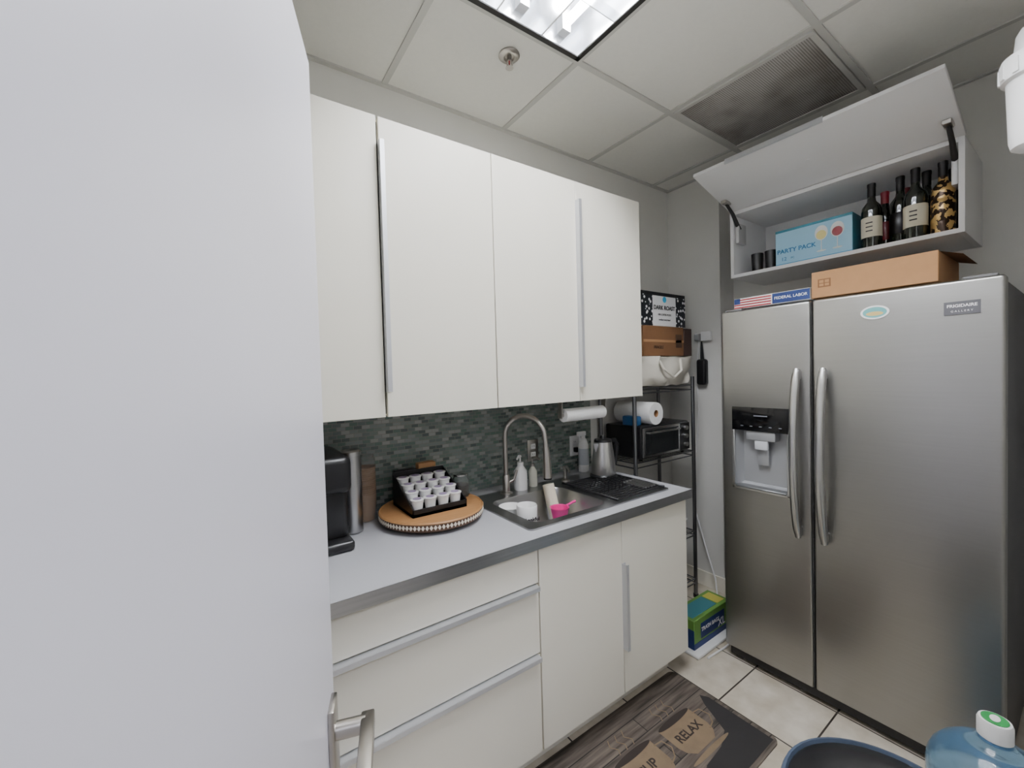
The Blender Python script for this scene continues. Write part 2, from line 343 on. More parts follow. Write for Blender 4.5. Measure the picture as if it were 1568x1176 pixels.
b.box(XL+.002,1.7915,1.1125,1.115,cz0-.001,cz1+.001,M('counter_edge_metal',(178,180,183),.3,.95,var=.2,ns=5,stretch=(1,1,25))); b.box(1.79,1.7915,1.115,YB-.009,cz0-.001,cz1+.001,alu)
b.done()
b=B('kitchen_sink')
oc=(1.2975,1.418); 
b.loft([rrect(oc[0],oc[1],.835,.485,.02,.9005),rrect(oc[0],oc[1],.833,.483,.02,.906),rrect(1.135,1.382,.40,.335,.05,.9055),rrect(1.135,1.382,.392,.327,.05,.898),rrect(1.135,1.382,.38,.315,.05,.79),rrect(1.135,1.382,.33,.27,.04,.762),rrect(1.135,1.382,.06,.06,.029,.758)],sinkm,True,True)
b.lathe([(.0,.762),(.02,.762),(.038,.764),(.042,.760)],(1.135,1.382,0),chrome,24)
for k in range(9): b.rbox(1.38+k*.036,1.388+k*.036,1.21,1.56,.9055,.909,.001,sinkm,1)
b.done()
# faucet
b=B('kitchen_faucet')
fx,fy=1.07,1.61
b.lathe([(0,.906),(.028,.906),(.028,.912),(.018,.918),(.0165,.99),(.0125,.995),(0,.995)],(fx,fy,0),nickel,24)
pts=[(fx,fy,.99),(fx,fy,1.10),(fx,fy,1.18)]
ex,ey=1.165,1.43; d=Vector((ex-fx,ey-fy,0)); 
for k in range(1,12):
    a=math.pi*k/12; t=(1-math.cos(a))/2; pts.append((fx+d.x*t,fy+d.y*t,1.18+.095*math.sin(a)))
pts+=[(ex,ey,1.175),(ex+.002,ey-.003,1.13)]
b.tube(pts,.0115,nickel,14)
b.tube([(ex+.002,ey-.003,1.135),(ex+.003,ey-.005,1.10),(ex+.004,ey-.006,1.04),(ex+.004,ey-.007,1.0)],[.0135,.0165,.019,.021],nickel,20)
b.tube([(ex+.004,ey-.007,1.0),(ex+.004,ey-.007,.993)],.018,black,20)
b.tube([(fx+.012,fy,.955),(fx+.04,fy-.005,.965),(fx+.055,fy-.01,1.01)],[.009,.007,.0055],nickel,12)
b.done()
def pump(name,x,y,z,r,h,bm_,pm,spout=(.0,-1)):
    b=B(name)
    b.lathe([(0,0),(r,0),(r*1.02,h*.1),(r,h*.75),(r*.55,h*.92),(r*.4,h),(0,h)],(x,y,z),bm_,24)
    b.cyl((x,y,z+h-.001),(x,y,z+h+.012),r*.5,pm,16); b.cyl((x,y,z+h+.012),(x,y,z+h+.04),.004,pm,10)
    b.tube([(x,y,z+h+.04),(x+spout[0]*.02,y+spout[1]*.02,z+h+.045),(x+spout[0]*.05,y+spout[1]*.05,z+h+.036)],[.007,.006,.004],pm,10)
    b.done()
pump('soap_dispenser_bottle',1.165,1.625,.906,.032,.12,white,white,(-.8,-.6))
pump('dish_soap_bottle',1.245,1.632,.906,.022,.10,M('clear_soap',(205,205,192),.15,var=.05),nickel,(.3,-.9))
b=B('soap_pump'); x,y=1.425,1.59
b.lathe([(0,.906),(.022,.906),(.020,.914),(.010,.92),(.009,.97),(.013,.975),(.013,.985),(0,.99)],(x,y,0),nickel,20); b.tube([(x,y,.98),(x-.03,y-.05,.99),(x-.04,y-.075,.975)],.005,nickel,10); b.done()
# outlets
for (x,z) in((1.354,1.052),(1.66,1.04)):
    b=B('wall_outlet'); y=YB-.0085
    b.rbox(x-.036,x+.036,y-.006,y,z-.058,z+.058,.002,white if x>1.5 else nickel,2)
    for dz in(-.022,.022):
        b.rbox(x-.016,x+.016,y-.0085,y-.005,z+dz-.014,z+dz+.014,.001,white,1)
        for dx in(-.006,.006): b.box(x+dx-.001,x+dx+.001,y-.0088,y-.0083,z+dz-.003,z+dz+.006,ink)
    if x>1.5: b.rbox(x-.014,x+.014,y-.034,y-.008,z-.035,z-.008,.003,black,2); b.tube([(x,y-.034,z-.02),(x,y-.05,z-.06),(x+.01,y-.04,.93),(x+.03,y-.03,.908)],.0035,black,8)
    b.done()
# under-cabinet towel roll
b=B('paper_towel_holder')
b.cyl((1.285,1.44,1.268),(1.545,1.44,1.268),.031,paper,28); b.cyl((1.27,1.44,1.268),(1.56,1.44,1.268),.008,nickel,14)
for x in(1.268,1.558): b.rbox(x-.003,x+.003,1.425,1.455,1.255,UZ0+.003,.001,nickel,1)
b.box(1.265,1.561,1.42,1.46,UZ0-.003,UZ0+.0035,nickel); b.done()
# coffee maker
b=B('coffee_maker')
b.rbox(.20,.335,1.41,1.70,.901,.935,.012,black,3); b.rbox(.205,.33,1.46,1.70,.93,1.20,.02,black,3); b.rbox(.20,.335,1.42,1.70,1.09,1.215,.025,black,4)
b.lathe([(0,.905),(.036,.905),(.036,1.17),(.034,1.185),(0,1.185)],(.370,1.59,0),M('steel_tank',(185,185,186),.3,1,var=.05),28); b.lathe([(0,1.185),(.037,1.185),(.037,1.2),(.03,1.206),(0,1.206)],(.370,1.59,0),steelh,28)
b.done()
# paper cup stack
b=B('paper_cup_stack')
kraft=M('kraft_paper',(158,126,94),.75,var=.15)
x,y=.442,1.695
for k in range(14):
    z=.901+k*.008
    b.lathe([(0.033,z),(.044,z+.105),(.0452,z+.107),(.044,z+.109),(.04,z+.104)] if k else [(0,z),(.033,z),(.044,z+.105),(.0452,z+.107),(.044,z+.109),(.03,z+.02),(0,z+.02)],(x,y,0),kraft,28)
b.lathe([(.0458,.905),(.0458,1.12),(.044,1.145),(.04,1.16),(.036,1.15)],(x,y,0),M('clear_sleeve',(235,235,235),.15,trans=.9,var=0,ior=1.1),28)
b.done()
# serving tray
tx,ty=.665,1.545
b=B('round_serving_tray')
b.lathe([(0,.901),(.15,.901),(.155,.912),(.0,.912)],(tx,ty,0),black,48)
b.lathe([(0,.912),(.195,.912),(.204,.918),(.205,.944)],(tx,ty,0),bead,64)
for k in range(88):
    a=2*math.pi*k/88; T=Matrix.Translation((tx,ty,.931))@Matrix.Rotation(a,4,'Z')
    b.add([(.2062,-.0062,0),(.2062,0,-.009),(.2062,.0062,0),(.2062,0,.009),(.203,-.0062,0),(.203,0,-.009),(.203,.0062,0),(.203,0,.009)],[(0,1,2,3),(4,7,6,5),(0,4,5,1),(1,5,6,2),(2,6,7,3),(3,7,4,0)],inlay,T)
b.lathe([(.205,.942),(.2065,.945),(.203,.949),(.198,.9445),(0,.9445)],(tx,ty,0),woodt,64)
b.done()
b=B('coffee_pod_organizer')
ox0,ox1,oy0,oy1=.55,.775,1.455,1.67; z=.9455
b.box(ox0,ox1,oy0,oy1,z,z+.012,black); b.box(ox0,ox1,oy0,oy0+.004,z,z+.028,black); b.box(ox0,ox1,oy1-.004,oy1,z,z+.13,black)
for x in(ox0,ox1-.004): b.add([(x,oy0,z),(x+.004,oy0,z),(x,oy1,z),(x+.004,oy1,z),(x,oy0,z+.03),(x+.004,oy0,z+.03),(x,oy1,z+.13),(x+.004,oy1,z+.13)],[(0,2,3,1),(4,5,7,6),(0,1,5,4),(2,6,7,3),(0,4,6,2),(1,3,7,5)],black)
for j in range(4):
    yy=oy0+.032+j*.049; zz=z+.012+j*.018
    b.box(ox0+.004,ox1-.004,yy-.0245,yy+.0245,z+.01,zz,black)
    for i in range(4):
        xx=ox0+.032+i*.053+random.uniform(-.002,.002)
        b.lathe([(0,0),(.0185,0),(.0235,.042),(.0262,.044),(.0262,.047),(.024,.048),(0,.048)],(xx,yy,zz),ceram,20)
        b.lathe([(.0,.0485),(.016,.0485),(.016,.0491),(0,.0491)],(xx,yy,zz),inkp,16)
b.done()
b=B('sugar_packet_box'); b.rbox(.665,.745,1.673,1.71,z,z+.150,.003,card,1); b.box(.675,.735,1.672,1.673,z+.10,z+.13,cardd); b.rbox(.56,.655,1.673,1.70,z,z+.135,.003,black,1); b.done()
b=B('glass_jar'); x,y=.825,1.60
b.lathe([(0,0),(.034,0),(.038,.008),(.038,.07),(.030,.082),(.030,.09),(.027,.09),(.027,.08),(.035,.068),(.035,.01),(0,.006)],(x,y,.9455),glass,28); b.lathe([(0,.006),(.033,.006),(.033,.05),(0,.055)],(x,y,.9455),M('coffee_beans',(40,28,22),.6,bump=.8,bs=150),20)
b.lathe([(0,.09),(.032,.09),(.032,.096),(.012,.10),(0,.104)],(x,y,.9455),chrome,24); b.done()
# sink items
b=B('cereal_bowl'); b.lathe([(.062,0),(.064,.002),(.034,.044),(.031,.05),(0,.05)],(1.02,1.385,.766),ceram,32); b.done()
b=B('coffee_mug')
T=Matrix.Translation((1.02,1.385,.818))@Matrix.Rotation(math.radians(25),4,'Z')
b.lathe([(0,0),(.038,0),(.043,.006),(.044,.098),(.042,.101),(.040,.098),(.039,.01),(0,.008)],(0,0,0),ceram,32,T)
b.tube([T@Vector(q) for q in((.04,0,.075),(.062,0,.078),(.072,0,.05),(.062,0,.022),(.04,0,.02))],.006,ceram,10)
b.text('thankful',(1.012,1.3405,.868),(.97,-.2,0),(0,0,1),.022,ink,.002); b.done()
b=B('cereal_bowl'); 
for k in range(3): b.lathe([(0,0),(.03,0),(.032,.006),(.052,.042),(.050,.042),(.03,.01),(0,.008)],(1.005,1.483,.81+k*.02),ceram,32)
b.lathe([(0,0),(.035,0),(.04,.043),(0,.044)],(1.01,1.483,.766),ceram,24); b.done()
b=B('pink_measuring_cup'); 
b.lathe([(0,0),(.032,0),(.042,.05),(.044,.052),(.039,.05),(.03,.004),(0,.004)],(1.215,1.40,.812),pink,28)
b.tube([(1.255,1.40,.862),(1.285,1.40,.868),(1.31,1.40,.872)],[.005,.005,.006],pink,10); b.lathe([(0,0),(.036,0),(.034,.045),(0,.046)],(1.215,1.40,.765),ceram,24); b.done()
b=B('dish_sponge_roll'); b.tube([(1.262,1.475,.775),(1.256,1.50,.85),(1.25,1.52,.935)],[.028,.029,.028],M('sponge_cream',(236,228,204),.9,bump=.6,bs=120),24); b.done()
# drying mat
b=B('dish_drying_rack')
for k in range(15): b.cyl((1.365,1.20+k*.024,.914),(1.69,1.20+k*.024,.914),.0045,black,8)
b.rbox(1.362,1.372,1.19,1.55,.909,.92,.002,black,1); b.rbox(1.685,1.695,1.19,1.55,.909,.92,.002,black,1)
for k in range(6): b.tube([(1.40+k*.025,1.30,.917),(1.40+k*.025,1.30,.950),(1.41+k*.025,1.33,.955),(1.41+k*.025,1.38,.955),(1.41+k*.025,1.40,.917)],.0025,black,6)
b.done()
b=B('steel_cutlery')
for k in range(4): b.tube([(1.585+k*.022,1.215,.9235),(1.59+k*.024,1.34,.9235)],[.004,.0045],steelh,8); b.lathe([(0,0),(.010,.001),(.008,.003),(0,.004)],(1.591+k*.024,1.35,.9205),steelh,12)
b.done()
# kettle
b=B('electric_kettle'); x,y=1.60,1.49; z=.9195
b.lathe([(0,0),(.068,0),(.070,.012),(.062,.02),(0,.02)],(x,y,z),black,32)
b.lathe([(0,.02),(.062,.02),(.063,.03),(.058,.10),(.048,.17),(.046,.185),(0,.185)],(x,y,z),steelh,36)
b.lathe([(0,.185),(.046,.185),(.043,.197),(.015,.203),(.012,.215),(0,.217)],(x,y,z),black,32)
b.tube([(x+.044,y,z+.185),(x+.085,y-.005,z+.185),(x+.10,y-.005,z+.16),(x+.098,y,z+.10),(x+.088,y,z+.055),(x+.06,y,z+.04)],[.009,.011,.012,.012,.01,.008],black,12)
b.add([(x-.046,y-.014,z+.18),(x-.046,y+.014,z+.18),(x-.07,y,z+.182),(x-.052,y,z+.13)],[(0,1,2),(0,2,3),(1,3,2),(0,3,1)],steelh)
b.done()
b=B('spray_bottle'); x,y=1.665,1.70
b.lathe([(0,0),(.028,0),(.029,.01),(.029,.15),(.018,.185),(.012,.19),(.012,.205),(0,.205)],(x,y,.9015),white,24); b.lathe([(.0293,.04),(.0295,.042),(.0295,.13),(.0293,.132)],(x,y,.9015),M('grey_label',(190,194,200),.5),24)
b.rbox(x-.045,x+.016,y-.009,y+.009,1.105,1.13,.004,white,2); b.box(x-.03,x-.024,y-.005,y+.005,1.07,1.107,white); b.done()
# ------------------------------------------------------------------ wire rack and contents
RX0,RX1,RY0,RY1=1.87,2.44,1.50,1.755
b=B('wire_shelf_rack')
for x in(RX0,RX1):
    for y in(RY0,RY1): b.cyl((x,y,0.01),(x,y,1.42),.0115,rackm,14); b.cyl((x,y,0),(x,y,.02),.016,black,12)
for z in(.12,.43,.945,1.365):
    for dz in(0,-.028):
        for (p,q) in(((RX0,RY0),(RX1,RY0)),((RX0,RY1),(RX1,RY1)),((RX0,RY0),(RX0,RY1)),((RX1,RY0),(RX1,RY1))): b.cyl((p[0],p[1],z+dz),(q[0],q[1],z+dz),.004,rackm,8)
    for k in range(1,24): x=RX0+(RX1-RX0)*k/24; b.cyl((x,RY0,z+.003),(x,RY1,z+.003),.0022,rackm,6)
    b.cyl((RX0,(RY0+RY1)/2,z-.002),(RX1,(RY0+RY1)/2,z-.002),.003,rackm,6)
b.done()
b=B('toaster_oven'); x0,x1,y0,y1,z0,z1=1.90,2.36,1.47,1.745,.965,1.15
b.rbox(x0,x1,y0+.012,y1,z0,z1,.01,M('toaster_body',(52,52,54),.35,.6),2)
b.rbox(x0+.005,x1-.11,y0,y0+.013,z0+.01,z1-.01,.004,steelh,2); b.box(x0+.022,x1-.127,y0-.002,y0+.001,z0+.024,z1-.024,M('oven_window',(38,40,41),.08))
b.rbox(x1-.105,x1-.005,y0+.002,y0+.013,z0+.01,z1-.01,.003,black,1)
for k in range(3): b.cyl((x1-.055,y0+.004,z0+.045+k*.05),(x1-.055,y0-.014,z0+.045+k*.05),.014,steelh,18)
b.tube([(x0+.03,y0,z1-.035),(x0+.03,y0-.022,z1-.035),(x1-.14,y0-.022,z1-.035),(x1-.14,y0,z1-.035)],.005,steelh,10)
for x in(x0+.03,x1-.03):
    for y in(y0+.04,y1-.04): b.cyl((x,y,.9505),(x,y,z0+.002),.01,black,10)
b.done()
b=B('paper_towel_roll')
T=Matrix.Translation((2.03,1.735,1.2165))@Matrix.Rotation(math.radians(90),4,'X')
b.lathe([(.021,0),(.064,0),(.065,.003),(.065,.257),(.064,.26),(.021,.26),(.021,0)],(0,0,0),paper,36,T); b.lathe([(.0205,.001),(.0205,.259),(.019,.259),(.019,.001)],(0,0,0),card,24,T); b.done()
b=B('blue_sponge_pack'); b.rbox(1.905,1.955,1.52,1.62,1.1505,1.205,.008,M('blue_plastic',(50,100,150),.4),2); b.done()
b=B('slow_cooker_pot'); b.lathe([(0,0),(.10,0),(.115,.02),(.12,.12),(.122,.13),(.11,.14),(.05,.165),(.012,.17),(.012,.19),(0,.192)],(2.14,1.63,.436),black,32); b.done()
b=B('storage_container'); b.rbox(2.29,2.40,1.53,1.70,.436,.50,.01,red,2); b.rbox(2.285,2.405,1.525,1.705,.50,.512,.004,white,1); b.done()
b=B('storage_bin'); b.rbox(1.93,2.38,1.53,1.73,.126,.30,.012,M('grey_bin',(90,94,100),.5),2); b.rbox(1.925,2.385,1.525,1.735,.30,.312,.004,M('grey_lid',(120,124,130),.5),1); b.done()
b=B('canvas_tote_bag')
t=bmesh.new(); bmesh.ops.create_cube(t,size=1); bmesh.ops.subdivide_edges(t,edges=list(t.edges),cuts=9,use_grid_fill=True)
vs=[]
for v in t.verts:
    c=v.co.copy(); L=c.length; q=c.normalized()*.62; c=c.lerp(q,.38)
    p_=Vector((2.17+c.x*.52,1.612+c.y*.24,1.462+c.z*.19)); nn=noise.noise_vector(p_*9)*.035+noise.noise_vector(p_*22)*.014
    p_=p_+nn; p_.z=max(p_.z,1.3705); p_.z=min(p_.z,1.548); p_.y=min(p_.y,1.76); vs.append(p_)
t.verts.index_update(); b.add(vs,[[v.index for v in f.verts] for f in t.faces],canvas,None,True); t.free()
b.tube([(2.08,1.49,1.53),(2.10,1.465,1.47),(2.18,1.455,1.42),(2.27,1.465,1.46),(2.30,1.49,1.53)],.008,canvas,8)
b.done()
b=B('cardboard_box'); b.rbox(1.96,2.35,1.50,1.74,1.55,1.725,.002,cardd,1); b.box(1.96,2.35,1.4985,1.5,1.63,1.645,card)
b.rbox(2.355,2.44,1.50,1.70,1.55,1.72,.002,M('brown_print_box',(60,42,36),.5),1); b.text('FRAGILE',(2.10,1.4988,1.60),(1,0,0),(0,0,1),.025,ink)
b.box(2.27,2.33,1.4985,1.5,1.60,1.68,M('box_dark_print',(70,50,36),.7)); b.done()
b=B('coffee_box'); b.rbox(1.94,2.385,1.51,1.74,1.727,1.925,.002,inkw,1)
b.box(1.94,2.385,1.5085,1.51,1.905,1.925,ink); b.box(1.94,2.06,1.508,1.51,1.727,1.905,pattern('leaf_print',(240,240,240),(25,28,34),40,.33)); b.box(2.29,2.385,1.508,1.51,1.727,1.905,bpy.data.materials['leaf_print'])
b.disc((2.175,1.5082,1.885),(1,0,0),(0,0,1),.018,.018,M('cyan_seal',(60,170,210),.4)); b.text('DARK ROAST',(2.175,1.5085,1.835),(1,0,0),(0,0,1),.034,ink,.0006,bold=.0008); b.text('100 COFFEE PODS',(2.175,1.5085,1.795),(1,0,0),(0,0,1),.016,ink); b.text('medium body blend',(2.175,1.5085,1.765),(1,0,0),(0,0,1),.014,ink); b.done()
b=B('wall_sensor_box'); b.rbox(XE-.028,XE-.0005,1.465,1.53,1.65,1.71,.004,white,2); b.rbox(XE-.03,XE-.0005,1.54,1.575,1.655,1.70,.003,M('grey_sensor',(150,150,150),.4),2); b.tube([(XE-.012,1.55,1.66),(XE-.012,1.56,1.56),(XE-.012,1.57,1.45),(XE-.012,1.56,1.2),(XE-.014,1.58,.9)],.0035,white,8); b.done()
b=B('hanging_brush'); 
b.tube([(XE-.035,1.52,1.645),(XE-.035,1.52,1.61),(XE-.03,1.52,1.52)],[.006,.008,.012],black,10); b.rbox(XE-.05,XE-.002,1.49,1.555,1.36,1.53,.016,black,3); b.done()
b=B('trash_bag_box'); x0,x1,y0,y1=1.93,2.28,1.20,1.33; z0=.019
b.rbox(x0,x1,y0,y1,z0,z0+.15,.002,green,1); b.box(x0+.06,x1-.06,y0-.001,y0,z0+.04,z0+.12,navy); b.box(x0,x1,y0-.0012,y0,z0,z0+.03,navy); b.box(x0+.02,x1-.1,y0+.02,y1-.02,z0+.15,z0+.1512,M('blue_green_card',(60,120,130),.5)); b.box(x1-.09,x1-.02,y0+.02,y1-.02,z0+.15,z0+.1512,yellow)
b.box(x0-.001,x0,y0,y1,z0+.0,z0+.10,navy); b.text('XL',(x1-.09,y0-.002,z0+.06),(1,0,0),(0,0,1),.06,inkw); b.text('TRASH BAGS',(x0+.15,y0-.002,z0+.085),(1,0,0),(0,0,1),.03,inkw); b.done()
b=B('white_floor_tray'); b.rbox(1.90,2.36,1.16,1.36,0.001,.018,.005,white,2); b.done()
b=B('power_cord'); b.tube([(2.59,1.60,.55),(2.585,1.52,.30),(2.53,1.42,.12),(2.45,1.36,.03),(2.40,1.28,.006),(2.38,1.20,.006),(2.30,1.135,.006),(2.1,1.13,.006),(1.95,1.14,.006)],.005,white,8); b.done()
# ------------------------------------------------------------------ refrigerator
b=B('refrigerator'); FX=2.05
b.rbox(2.108,2.76,.187,1.10,.03,1.735,.006,dgrey,2)
b.rbox(FX,2.104,.181,.712,.062,1.745,.011,steel,4)
b.rbox(FX,2.104,.7165,1.103,.062,1.745,.011,steel,4,hole=(.798,1.052,.878,1.278))
b.box(FX+.001,2.10,.7122,.7163,.07,1.738,darkm)
b.box(2.07,2.12,.20,1.085,.02,.06,black); 
for y in(.25,1.05): b.cyl((2.10,y-.015,.0205),(2.10,y+.015,.0205),.02,black,16); b.cyl((2.70,y-.015,.0205),(2.70,y+.015,.0205),.02,black,16)
b.rbox(2.07,2.17,.20,.28,1.735,1.755,.004,dgrey,2); b.rbox(2.07,2.17,1.01,1.09,1.735,1.755,.004,dgrey,2)
a0,a1,c0,c1=.798,1.052,.878,1.278; X=FX
b.rbox(X-.004,X+.012,a0,a1,1.165,c1,.003,blackg,2)
gm=M('dispenser_grey',(172,174,177),.35,.5)
cav=[(X,a0,c0),(X,a1,c0),(X,a1,1.165),(X,a0,1.165),(X+.052,a0+.03,c0+.03),(X+.052,a1-.03,c0+.03),(X+.052,a1-.03,1.165),(X+.052,a0+.03,1.165)]
b.add(cav,[(0,1,5,4),(1,2,6,5),(3,0,4,7),(4,5,6,7),(2,3,7,6)],gm)
for (p,q,r_,s_) in((a0,a0+.012,c0,1.165),(a1-.012,a1,c0,1.165),(a0,a1,c0,c0+.014)): b.rbox(X-.006,X+.008,p,q,r_,s_,.002,steelh,1)
b.rbox(X-.012,X+.045,a0+.014,a1-.014,c0+.01,c0+.02,.003,M('drip_tray',(120,122,124),.4,.6),1)
b.rbox(X+.004,X+.05,.86,.99,1.12,1.164,.006,gm,2); b.rbox(X+.008,X+.03,.895,.955,1.075,1.125,.008,M('ice_chute_clear',(200,203,208),.15),2); b.rbox(X+.03,X+.045,.90,.95,1.0,1.08,.004,gm,2)
pm=M('panel_mark',(120,124,130),.4)
for k in range(5): b.box(X-.0046,X-.0038,.83+k*.042,.842+k*.042,1.186,1.190,pm)
b.box(X-.0046,X-.0038,.89,.95,1.236,1.241,pm)
for y in(.764,.668):
    pts=[];rs=[]
    for k in range(17):
        t=k/16; z=.72+.735*t; pts.append((X-.016-.05*math.sin(math.pi*t)**.8,y,z)); rs.append(.0165 if 0<k<16 else .012)
    b.tube(pts,rs,steelh,14)
    for z in(.745,1.43): b.rbox(X-.03,X+.002,y-.012,y+.012,z-.02,z+.02,.005,steelh,2)
b.disc((X-.0005,.505,1.665),(0,-1,0),(0,0,1),.043,.026,white,th=.002); b.disc((X-.0025,.505,1.665),(0,-1,0),(0,0,1),.036,.020,M('sticker_teal',(110,175,175),.4),th=.0006); b.disc((X-.003,.505,1.66),(0,-1,0),(0,0,1),.026,.008,M('sticker_sand',(205,180,120),.4),th=.0006)
b.box(X-.003,X,.235,.32,1.628,1.672,M('badge_grey',(115,115,118),.3,.8)); b.text('FRIGIDAIRE',(X-.0032,.2775,1.657),(0,-1,0),(0,0,1),.014,inkw,bold=.0003); b.text('G A L L E R Y',(X-.0032,.2775,1.639),(0,-1,0),(0,0,1),.009,inkw)
b.done(recalc=True)
b=B('cardboard_box')
b.rbox(2.10,2.46,.341,.729,1.757,1.868,.002,card,1); b.box(2.10,2.46,.53,.54,1.868,1.8685,cardd)
b.add([(2.12,.341,1.866),(2.44,.341,1.866),(2.42,.285,1.845),(2.13,.285,1.845)],[(0,1,2,3)],cardd); b.box(2.0985,2.1,.66,.705,1.80,1.835,cardd); b.box(2.098,2.1,.665,.70,1.805,1.83,card); b.box(2.0975,2.1,.68,.684,1.805,1.83,cardd); b.box(2.0975,2.1,.665,.70,1.815,1.818,cardd); b.done()
b=B('poster_mailer_box'); b.rbox(2.10,2.22,.735,1.06,1.7565,1.808,.002,white,1); b.box(2.0985,2.1,.735,.885,1.76,1.806,navy); b.box(2.0985,2.1,1.03,1.058,1.78,1.806,navy)
for k in range(4): b.box(2.0985,2.1,.89,1.03 if k>1 else 1.058,1.76+k*.012,1.766+k*.012,red)
b.text('FEDERAL LABOR',(2.098,.81,1.783),(0,-1,0),(0,0,1),.018,inkw); b.done()
# ------------------------------------------------------------------ overhead flap cabinet
cx0,cx1,y0,y1,z0,z1=2.39,XR-.001,.315,1.222,1.975,2.345
b=B('lift_up_wall_cabinet')
b.rbox(cx0,cx1,y0,y0+.018,z0,z1,.001,cabin,1); b.rbox(cx0,cx1,y1-.018,y1,z0,z1,.001,cabin,1); b.box(cx0,cx1,y0+.018,y1-.018,z0,z0+.018,cabin); b.box(cx0,cx1,y0+.018,y1-.018,z1-.018,z1,cabin); b.box(cx1-.01,cx1,y0+.018,y1-.018,z0+.018,z1-.018,cabin)
ang=math.atan2(2.455-2.345,2.39-2.02); Lf=.385
T=Matrix.Translation((cx0+.005,0,z1+.003))@Matrix.Rotation(math.pi+ang,4,'Y')
b.rbox(.0,Lf,y0-.002,y1+.002,-.018,0,.0015,cabin,1,T)
b.box(Lf-.004,Lf+.003,.66,1.06,-.022,.004,alu,T)
b.cyl(T@Vector((.19,.78,.0015)),T@Vector((.19,.78,-.019)),.008,cabin)
hgm=M('hinge_grey',(200,200,200),.4,.5)
for y in(y0+.03,y1-.03):
    b.rbox(cx0+.015,cx0+.10,y-.010,y+.010,2.17,2.28,.004,hgm,2)
    b.tube([(cx0+.04,y,2.25),(cx0-.03,y,2.325),(cx0-.10,y,2.368)],[.012,.009,.008],darkm,10)
    b.rbox(cx0-.13,cx0-.07,y-.014,y+.014,2.362,2.380,.003,nickel,1)
b.done()
def bottle(name,x,y,z,h,lm,fm,gm_=glassd,sc=1):
    b=B(name); k=h/.3; r=.037*sc
    b.lathe([(0,.004),(r*.8,0),(r,.006),(r,.17*k),(r*.93,.19*k),(r*.45,.215*k),(.0145,.23*k),(.0135,.285*k),(0,.285*k)],(x,y,z),gm_,32)
    b.lathe([(.0142,.235*k),(.0148,.237*k),(.0148,.28*k),(.0158,.282*k),(.0158,.295*k),(.014,.297*k),(0,.297*k)],(x,y,z),fm,24)
    b.lathe([(r,.05*k),(r+.0006,.051*k),(r+.0006,.14*k),(r,.141*k)],(x,y,z),lm,32)
    if lm is label:
        for q in range(3): b.box(x-r-.0012,x-r+.002,y-.012,y+.012,z+.075*k+q*.018,z+.080*k+q*.018,ink)
    b.done()
zf=z0+.018+.0005
bottle('wine_bottle',2.455,.614,zf,.298,label,foil)
bottle('wine_bottle',2.45,.467,zf,.305,label,foil,sc=1.05)
bottle('wine_bottle',2.57,.594,zf,.28,winered,winered)
bottle('wine_bottle',2.525,.531,zf,.315,foil,foil)
bottle('wine_bottle',2.56,.452,zf,.315,foil,foil)
bottle('wine_bottle',2.61,.378,zf,.31,foil,foil)
bottle('liquor_bottle',2.455,.385,zf,.30,gold,foil,gold)
bottle('wine_bottle',2.67,.54,zf,.30,foil,winered)
b=B('glassware_box'); x0=2.43; ya,yb=.678,1.005; zb=zf+.187
b.rbox(x0,2.60,ya,yb,zf,zb,.0015,lblue,1); b.box(x0+.001,2.60,ya-.001,ya,zf,zb,teal); b.box(x0-.001,x0,ya,yb,zb-.012,zb,teal); b.box(x0-.001,x0,ya,yb,zf,zf+.012,blue)
b.text('PARTY PACK',(x0-.0015,.91,zf+.075),(0,-1,0),(0,0,1),.030,inkt,.0006,bold=.0006); b.text('12',(x0-.0015,.965,zf+.035),(0,-1,0),(0,0,1),.026,inkt); b.text('PC',(x0-.0015,.925,zf+.035),(0,-1,0),(0,0,1),.014,inkt)
for yc,wm in((.80,M('white_wine',(232,220,150),.3)),(.735,winered)):
    o=(x0-.0012,yc,zf+.125); b.disc(o,(0,-1,0),(0,0,1),.027,.036,inkw,th=.0006); b.disc((x0-.0022,yc,zf+.115),(0,-1,0),(0,0,1),.021,.022,wm,th=.0006)
    b.box(x0-.0018,x0,yc-.0015,yc+.0015,zf+.04,zf+.09,inkw); b.disc((x0-.0012,yc,zf+.038),(0,-1,0),(0,0,1),.02,.004,inkw,th=.0006)
b.done()
for y in(1.045,1.115):
    b=B('black_tumbler'); b.lathe([(0,0),(.026,0),(.03,.105),(.028,.106),(.025,.006),(0,.005)],(2.47,y,zf),black,28); b.done()
# ------------------------------------------------------------------ water filter housing
b=B('water_filter_housing'); x,y=1.72,.10; zt=2.215
b.lathe([(0,-.205),(.036,-.205),(.046,-.198),(.050,-.18),(.055,-.03),(.064,-.025),(.066,.02),(.062,.03),(.042,.035),(.038,.085),(.03,.10),(0,.10)],(x,y,zt),white,40)
for k in range(12):
    a=math.pi*2*k/12; b.box(-.006,.006,-.0675,-.062,-.02,.016,white,Matrix.Translation((x,y,zt))@Matrix.Rotation(a,4,'Z'))
b.rbox(x-.04,x+.04,YF+.003,y-.05,zt-.01,zt+.015,.004,white,2); b.rbox(x-.05,x+.05,YF+.002,YF+.008,zt-.05,zt+.05,.002,white,1); b.done()
